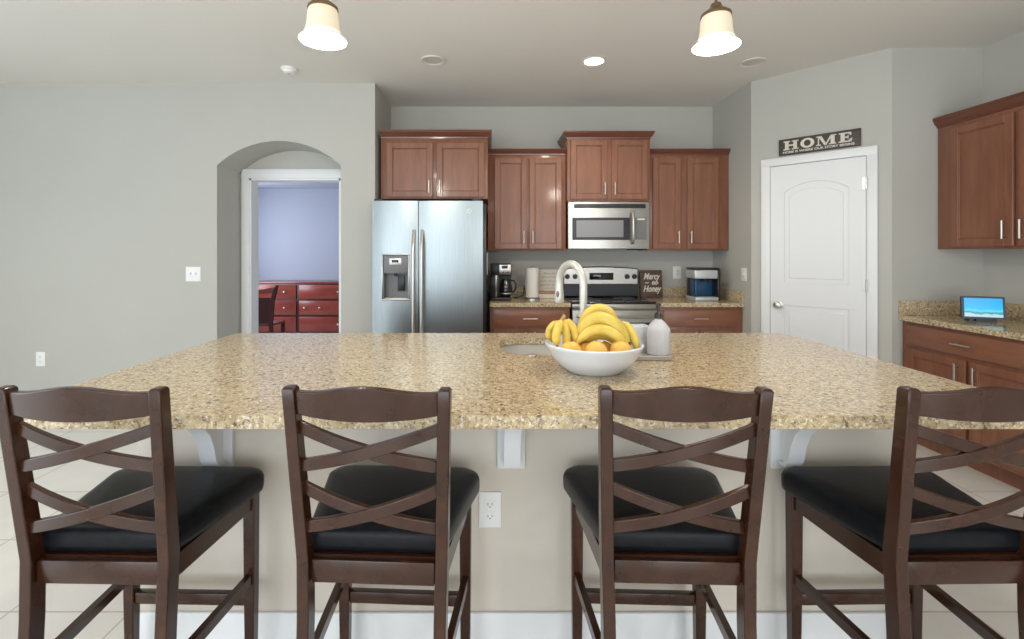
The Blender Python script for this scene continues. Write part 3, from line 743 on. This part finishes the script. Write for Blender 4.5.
# faucet
fc = thing('kitchen_faucet', 'tall satin nickel gooseneck faucet behind the fruit bowl', 'faucet', (.402, 2.065, .9152))
MB().lathe([(.030, 0), (.030, .006), (.024, .012), (.021, .05), (.0205, .09), (.0005, .092)], 24, cap0=True).build('base', M['faucet'], fc)
dirx, diry = -.60, .80
R_ = .092
path = [(0, 0, .08), (0, 0, .16), (0, 0, .24), (0, 0, .305)]
for k in range(1, 17):
    a = PI * k / 16
    d = R_ * (1 - math.cos(a)); path.append((dirx * d * .75, diry * d, .31 + R_ * 1.0 * math.sin(a)))
MB().tube(path, .0165, 16).build('neck', M['faucet'], fc)
ex, ey = dirx * 2 * R_ * .75, diry * 2 * R_
hd = MB().lathe([(.0005, .222), (.020, .222), (.023, .228), (.0215, .25), (.0185, .285), (.0165, .312)], 24, (ex, ey, 0)).build('spray_head', M['faucet'], fc)
MB().sphere((ex - .010, ey - .019, .262), .007, 1, .5, 2.2).build('spray_button', M['greyplastic'], hd)
MB().tube([(.02, 0, .06), (.05, .0, .065), (.09, -.005, .10)], [.011, .009, .006], 10).build('lever', M['faucet'], fc)

# soap tray, soap bottle, white caddy
ty = 2.0
MB_t = MB().loft([[(x, y, z) for x, y in rrect(.590 - e, .764 + e, ty - e, ty + .25 + e, .012)] for e, z in ((-.006, 0), (0, .003), (0, .018), (-.003, .021), (-.006, .021), (-.010, .016))])
tr = MB_t.build('sink_tray', M['tray']); tr.location.z = .9152
tag(tr, 'grey stone tray under the soap bottle beside the fruit bowl', 'tray')
zt2 = .9152 + .0165
sb = thing('soap_bottle', 'clear ribbed soap pump bottle with dark pump top', 'soap dispenser', (.722, 2.058, zt2))
n = 48
def ribs(r, z): return [((r + (.0014 if (k % 4) < 2 else 0)) * math.cos(2 * PI * k / n), (r + (.0014 if (k % 4) < 2 else 0)) * math.sin(2 * PI * k / n), z) for k in range(n)]
def circ(r, z): return [(r * math.cos(2 * PI * k / n), r * math.sin(2 * PI * k / n), z) for k in range(n)]
MB().loft([circ(.040, .0), circ(.047, .004), ribs(.0475, .010), ribs(.0475, .105), circ(.0465, .112), circ(.036, .128), circ(.022, .144), circ(.014, .149), circ(.014, .158)]).build('bottle', M['soapglass'], sb, smooth=25)
MB().loft([circ(.043, .004), circ(.0445, .008), circ(.0445, .098), circ(.043, .10)]).build('liquid_soap', M['soap'], sb)
MB().lathe([(.0155, .154), (.0155, .174), (.009, .178), (.006, .182), (.006, .205), (.011, .206), (.011, .218), (.0005, .220)], 20, cap0=True).tube([(0, 0, .213), (-.012, -.02, .214), (-.02, -.042, .208)], .005, 8).build('pump', M['pump'], sb)
wc = thing('sponge_caddy', 'plain white ceramic caddy between fruit bowl and soap bottle', 'caddy', (.645, 2.135, zt2))
MB().loft([[(x, y, z) for x, y in rrect(-.045 + e, .055 - e, -.035 + e, .035 - e, .01)] for e, z in ((.002, 0), (0, .003), (0, .112), (.002, .114), (.006, .114), (.007, .11), (.008, .02))]).build('cup', M['caddy'], wc)

# ------------------------------------------------------------------ fruit bowl
BC = Vector((.400, 1.855, .9152))
bw = thing('fruit_bowl', 'wide white porcelain bowl full of fruit on the island', 'bowl', BC)
prof = [(.0005, .006), (.080, .006), (.094, .004), (.098, 0), (.104, .0), (.110, .006), (.140, .028), (.165, .060), (.179, .090), (.186, .098), (.187, .104), (.181, .107), (.173, .098), (.158, .064), (.133, .034), (.100, .016), (.0005, .014)]
MB().lathe(prof, 56).build('vessel', M['porcelain'], bw, smooth=60)

def orange(x, y, z, r, label):
    t = thing('orange', label, 'orange', BC + Vector((x, y, z)), rnd.uniform(0, 6), 'oranges in the fruit bowl')
    MB().sphere((0, 0, 0), r, 1, 1, .95, 28, 18).build('peel', M['orange'], t)
    MB().sphere((0, 0, r * .95), .005, 1, 1, .4, 10, 8).build('stem_button', M['tip'], t)
orange(-.098, -.070, .086, .039, 'orange at the front left of the fruit bowl')
orange(-.010, -.094, .090, .040, 'orange at the front middle of the fruit bowl')
orange(.085, -.072, .088, .040, 'orange at the front right of the fruit bowl')
orange(-.033, -.018, .074, .037, 'half-hidden orange between the front left and middle oranges')
orange(.046, .010, .070, .038, 'shaded orange below the long bananas between front oranges')
orange(.0, .075, .060, .038, 'orange deep at the back of the fruit bowl')


def banana(parent, p0, p1, p2, r=.019, stemlen=.18, curve_n=22, blunt=True):
    """quadratic arc p0 (stem end) - p1 (control) - p2 (tip)"""
    P0, P1, P2 = Vector(p0), Vector(p1), Vector(p2); path = []; rad = []
    for k in range(curve_n + 1):
        t = k / curve_n; path.append(P0 * (1 - t) ** 2 + P1 * 2 * t * (1 - t) + P2 * t * t)
        if t < stemlen: f = .36 + .64 * (t / stemlen) ** 1.4 if t > .04 else .36
        elif t < .80: f = 1.0
        else: f = max(.22, 1 - ((t - .80) / .20) ** 1.7 * .78)
        rad.append(r * f)
    b = MB(); b.tube(path, rad, 7)
    bmesh.ops.subdivide_edges(b.bm, edges=[], cuts=1)
    o = b.build('banana', M['banana'], parent, smooth=75)
    MB().sphere(P2, r * .30, 1, 1, 1, 10, 8).build('tip', M['tip'], o)
    return o
def A(px, py, dy):          # point above the bowl given by picture position and depth offset, relative to bowl
    return at(px, py, BC.y + dy) - BC
b1 = thing('banana_bunch', 'small upright banana bunch leaning at left of the bowl', 'bananas', BC)
MB().tube([A(565, 315, .03), A(561, 322, .03), A(558, 328, .03)], [.007, .009, .013], 10).build('bunch_stem', M['banana_stem'], b1)
banana(b1, A(561, 321, .02), A(543, 329, .02), A(552, 341, .01), .016)
banana(b1, A(562, 321, .0), A(554, 331, -.03), A(557, 346, -.05), .017)
banana(b1, A(563, 321, .03), A(576, 324, .01), A(577, 345, -.02), .018)
banana(b1, A(563, 322, .01), A(568, 332, -.01), A(566, 350, -.03), .016)
b2 = thing('banana_bunch', 'large bunch of long bananas lying over the oranges', 'bananas', BC)
MB().tube([A(575, 336, .00), A(571, 342, .0), A(568, 346, .0)], [.014, .011, .009], 10).build('bunch_stem', M['banana_stem'], b2)
banana(b2, A(575, 339, .0), A(600, 296, .0), A(629, 343, -.04), .027)
banana(b2, A(578, 346, .02), A(600, 322, .02), A(626, 348, .0), .022)
banana(b2, A(576, 345, -.03), A(598, 313, -.05), A(629, 347, -.07), .020)
banana(b2, A(578, 330, .06), A(596, 292, .06), A(618, 322, .06), .021)
b3 = thing('loose_banana', 'single pale banana standing at right edge of the bowl', 'banana', BC)
banana(b3, A(622, 322, .03), A(634, 330, .0), A(637, 350, -.05), .016)

# ------------------------------------------------------------------ stools
def yb(z): return -.190 - .056 * max(0, (z - .60)) / .445 - (.03 * max(0, .55 - z) / .55)
def xo(z): return .187 + .017 * max(0, (z - .50)) / .54      # outer half width of back
def make_stool():
    t = thing('counter_stool', 'x', 'bar stool', (0, 0, 0), 0)
    wd = M['stool_wood']
    # rear posts
    for s in (-1, 1):
        rings = []
        zs = [0, .15, .3, .45, .6, .7, .8, .9, 1.0, 1.038, 1.045]
        for z in zs:
            e = 0.0 if z < 1.044 else .004
            xc_ = s * (xo(z) - .0152); y = yb(z); w = .0152 - e; d = (.022 if z < .6 else .022 - .004 * (z - .6) / .45) - e
            rings.append([(xc_ - w, y - d, z), (xc_ + w, y - d, z), (xc_ + w, y + d, z), (xc_ - w, y + d, z)])
        MB().loft(rings).build('rear_post', wd, t, bevel=.0035)
    # front legs
    for s in (-1, 1):
        rings = []
        for z, w in ((0, .014), (.25, .017), (.54, .0185), (.597, .0185)):
            xc_ = s * .198; rings.append([(xc_ - w, .165 - w, z), (xc_ + w, .165 - w, z), (xc_ + w, .165 + w, z), (xc_ - w, .165 + w, z)])
        MB().loft(rings).build('leg', wd, t, bevel=.003)
    # top rail
    n = 20; rings = []
    for k in range(n + 1):
        u = -1 + 2 * k / n; xx = u * .174
        zt_ = 1.034 + .019 * (math.cos(u * PI) * .5 + .5) ** 1.2; zb_ = .977 - .008 * (1 - u * u)
        bowy = -.030 * (1 - u * u); th = .011
        y1, y2 = yb(zt_) + bowy, yb(zb_) + bowy
        rings.append([(xx, y2 - th, zb_), (xx, y2 + th, zb_), (xx, y1 + th, zt_), (xx, y1 - th, zt_)])
    MB().loft(rings).build('top_rail', wd, t, smooth=40, bevel=.003)
    # crossed slats
    for (za, zb2) in ((.941, .843), (.784, .681)):
        for s in (-1, 1):
            rings = []; n = 16
            for k in range(n + 1):
                u = -1 + 2 * k / n; xx = u * .172; zc_ = (za + zb2) / 2 - s * (za - zb2) / 2 * u
                zc_ += -.004 * (1 - u * u)
                y = yb(zc_) - .022 * (1 - u * u) + (.004 if s > 0 else -.002); h = .0155; th = .0075
                rings.append([(xx, y - th, zc_ - h), (xx, y + th, zc_ - h), (xx, y + th, zc_ + h), (xx, y - th, zc_ + h)])
            MB().loft(rings).build('crossed_slat', wd, t, smooth=40, bevel=.0025)
    # aprons
    MB().box(-.156, .156, yb(.56) - .010, yb(.56) + .012, .536, .594, .003).build('rear_apron', wd, t)
    for s in (-1, 1):
        a, b_ = Vector((s * .174, -.175)), Vector((s * .199, .147)); w = .010
        MB().loft([[(a.x - w, a.y, .540), (a.x + w, a.y, .540), (a.x + w, a.y, .597), (a.x - w, a.y, .597)], [(b_.x - w, b_.y, .540), (b_.x + w, b_.y, .540), (b_.x + w, b_.y, .597), (b_.x - w, b_.y, .597)]]).build('side_apron', wd, t)
        MB().loft([[(a.x - w, a.y - .01, .30), (a.x + w, a.y - .01, .30), (a.x + w, a.y - .01, .33), (a.x - w, a.y - .01, .33)], [(b_.x - w, b_.y, .30), (b_.x + w, b_.y, .30), (b_.x + w, b_.y, .33), (b_.x - w, b_.y, .33)]]).build('side_stretcher', wd, t)
    MB().box(-.179, .179, .155, .177, .540, .597, .002).build('front_apron', wd, t)
    MB().box(-.180, .180, .153, .177, .225, .262, .003).build('footrest', wd, t)
    MB().box(-.154, .154, yb(.2) - .012, yb(.2) + .012, .19, .22, .003).build('rear_stretcher', wd, t)
    MB().loft([[(-.163, -.18, z), (.163, -.18, z), (.187, .150, z), (-.187, .150, z)] for z in (.575, .5975)]).build('seat_board', wd, t)
    # cushion
    def outline(e, z, n=7):
        hf, hr, yf, yr = .245 - e, .184 - e, .198 - e, -.178 + e
        r = .055
        pts = []
        corners = [((hf, yf), 'f', 0), ((-hf, yf), 'f', PI / 2), ((-hr, yr), 'r', PI), ((hr, yr), 'r', 3 * PI / 2)]
        for (cx, cy), kk, a in corners:
            rr = r if kk == 'f' else .022
            ox = cx - math.copysign(rr, cx); oy = cy - math.copysign(rr, cy)
            for k in range(n + 1):
                th = a + PI / 2 * k / n; pts.append((ox + rr * math.cos(th), oy + rr * math.sin(th), z))
        return pts
    MB().loft([outline(.010, .598), outline(.002, .605), outline(0, .618), outline(0, .642), outline(.004, .654), outline(.014, .6625), outline(.035, .668), outline(.08, .6715), outline(.14, .673)]).build('seat_cushion', M['leather'], t, smooth=70)
    return t
proto = make_stool()
spots = [(-.979, 1.403, 1.3, 'dark wood black-seated stool at the left end, below wall outlet'),
         (-.285, 1.403, 2.8, 'dark wood black-seated stool left of the island panel outlet'),
         (.477, 1.403, 2.0, 'dark wood black-seated stool in front of the fruit bowl'),
         (1.192, 1.403, -1.0, 'dark wood black-seated stool at right end near right wall cabinets')]
for k, (x, y, a, lb) in enumerate(spots):
    o = proto if k == 0 else dup(proto)
    o.location = (x, y, 0); o.rotation_euler = (0, 0, math.radians(-a)); o['label'] = lb; o['group'] = 'counter stools along the island'

# ------------------------------------------------------------------ study furniture
ds = thing('dresser', 'low reddish wood dresser with six drawers in the far room', 'dresser', (-3.25, 7.60, 0))
MB().box(-.5, 1.86, .0, .48, .07, .87, .004).build('body', M['red_dark'], ds)
MB().box(-.52, 1.88, -.02, .48, .8705, .895, .004).build('top', M['red_wood'], ds)
MB().box(-.58, 1.84, .03, .46, 0, .069).build('plinth', M['red_dark'], ds)
for (x0, x1, kn) in ((-.58, .12, 2), (.16, .27, 0)) if False else ():
    pass
for ci, (x0, x1) in enumerate(((-.57, .235), (.265, 1.045), ) if False else ((-.56, .20), (.235, .80), (.84, 1.83))):
    pass
cols = [(-.56, .205), (.23, .905)]
sc_ = 7.58
def dxs(px): return (px - CX) * sc_ / F + 3.25
c1 = (dxs(226), dxs(296)); c2 = (dxs(299), dxs(367))
knobs = {0: [(261,), (285,)], 1: [(304.5, 320), ()]}
for (x0, x1) in (c1, c2):
    for r_, (a, c) in enumerate(((.11, .345), (.375, .60), (.63, .85))):
        m = MB(); m.box(x0, x1, -.018, -.0005, a, c, .005); o = m.build('drawer', M['red_wood'], ds)
        ks = (x0 + .55, x1 - .18) if x0 < 0.1 else ((x0 + .62, x1 - .06) if r_ != 1 else (x0 + .09, x0 + .33))
        for kx_ in ks:
            MB().sphere((kx_, -.035, (a + c) / 2), .020, 1, .8, .8, 14, 10).cyl(.008, (kx_, -.018, (a + c) / 2), (kx_, -.03, (a + c) / 2), 8).build('knob', M['nickel'], o)
ch = thing('desk_chair', 'dark reddish wooden chair in front of the dresser, partly hidden', 'chair', (-2.98, 6.0, 0), 0)
rings = []
for z, x_, w in ((0, .28, .02), (.45, .24, .022), (.75, .26, .024), (.90, .295, .026), (.955, .32, .012)):
    rings.append([(x_ - w, -.02, z), (x_ + w, -.02, z), (x_ + w, .02, z), (x_ - w, .02, z)])
MB().loft(rings).build('back_post', M['red_dark'], ch, bevel=.004)
rings = [[(-p[0], p[1], p[2]) for p in r] for r in rings]
MB().loft(rings).build('back_post', M['red_dark'], ch, bevel=.004)
MB().loft([[(-.28 + .57 * k / 10, -.012 , .86 - .02 * math.sin(PI * k / 10)), (-.28 + .57 * k / 10, .012, .86 - .02 * math.sin(PI * k / 10)), (-.28 + .57 * k / 10, .012, .93 - .035 * math.sin(PI * k / 10)), (-.28 + .57 * k / 10, -.012, .93 - .035 * math.sin(PI * k / 10))] for k in range(11)]).build('top_rail', M['red_wood'], ch)
MB().box(-.235, .235, -.008, .008, .47, .80, .004).build('back_panel', M['red_dark'], ch)
MB().box(-.24, .24, .0205, .44, .43, .465, .01).build('seat', M['red_wood'], ch)
for x_ in (-.21, .21): MB().box(x_ - .02, x_ + .02, .40, .44, 0, .429, .003).build('leg', M['red_dark'], ch)

# ------------------------------------------------------------------ light
def area(name, loc, rot, sx, sy, e, col):
    l = bpy.data.lights.new(name, 'AREA'); l.shape = 'RECTANGLE'; l.size = sx; l.size_y = sy; l.energy = e; l.color = col
    o = bpy.data.objects.new(name, l); C.objects.link(o); o.location = loc; o.rotation_euler = rot
    return o
# daylight through the openings
area('daylight_left', (XL + .05, -.6, 1.35), (0, -PI / 2 - .25, 0), 2.1, 4.0, 95, (.78, .89, 1.0))
area('daylight_rear_left', (-2.4, YR + .05, 1.2), (PI / 2 + .3, 0, 0), 3.6, 2.4, 110, (.86, .94, 1.0))
area('daylight_rear_right', (1.8, YR + .05, 1.2), (PI / 2 + .3, 0, 0), 2.4, 2.4, 75, (.94, .97, 1.0))
area('daylight_study', (-4.25, 6.5, 1.5), (0, -PI / 2, 0), 1.4, 1.8, 62, (.82, .88, 1.0))
# lit recessed can and added fill spots, out of view, brightening the room
def spot(name, loc, e, col, ang=150):
    l = bpy.data.lights.new(name, 'SPOT'); l.energy = e; l.color = col; l.spot_size = math.radians(ang); l.spot_blend = .8; l.shadow_soft_size = .07
    o = bpy.data.objects.new(name, l); C.objects.link(o); o.location = loc; return o
spot('recessed_lamp', (LX, LY, CE - .02), 45, (1, .86, .68))
for x_, y_ in ((-3.6, 1.6), (-1.6, -.9), (1.4, -.9), (-1.6, -2.8), (1.4, -2.8), (-3.8, -1.2)):
    spot('added_fill_spot', (x_, y_, CE - .02), 70, (1, .93, .84))

w = bpy.data.worlds.new('sky'); bpy.context.scene.world = w; w.use_nodes = True
bgn = w.node_tree.nodes['Background']; bgn.inputs['Color'].default_value = (.75, .87, 1, 1); bgn.inputs['Strength'].default_value = 1.2

# ------------------------------------------------------------------ camera
cam = bpy.data.cameras.new('camera'); cam.sensor_width = 36; cam.lens = F / 1024 * 36
cam.shift_x = (512 - CX) / 1024; cam.shift_y = -(319.5 - CY) / 1024; cam.clip_start = .05
co = bpy.data.objects.new('camera', cam); C.objects.link(co); co.location = (0, 0, H); co.rotation_euler = (PI / 2, 0, 0)
S = bpy.context.scene; S.camera = co
S.view_settings.view_transform = 'Standard'; S.view_settings.look = 'None'; S.view_settings.gamma = 1; S.view_settings.use_curve_mapping = False
S.view_settings.exposure = 0.22
S.cycles.use_denoising = True; S.cycles.max_bounces = 10; S.cycles.diffuse_bounces = 6
S.cycles.sample_clamp_indirect = 6
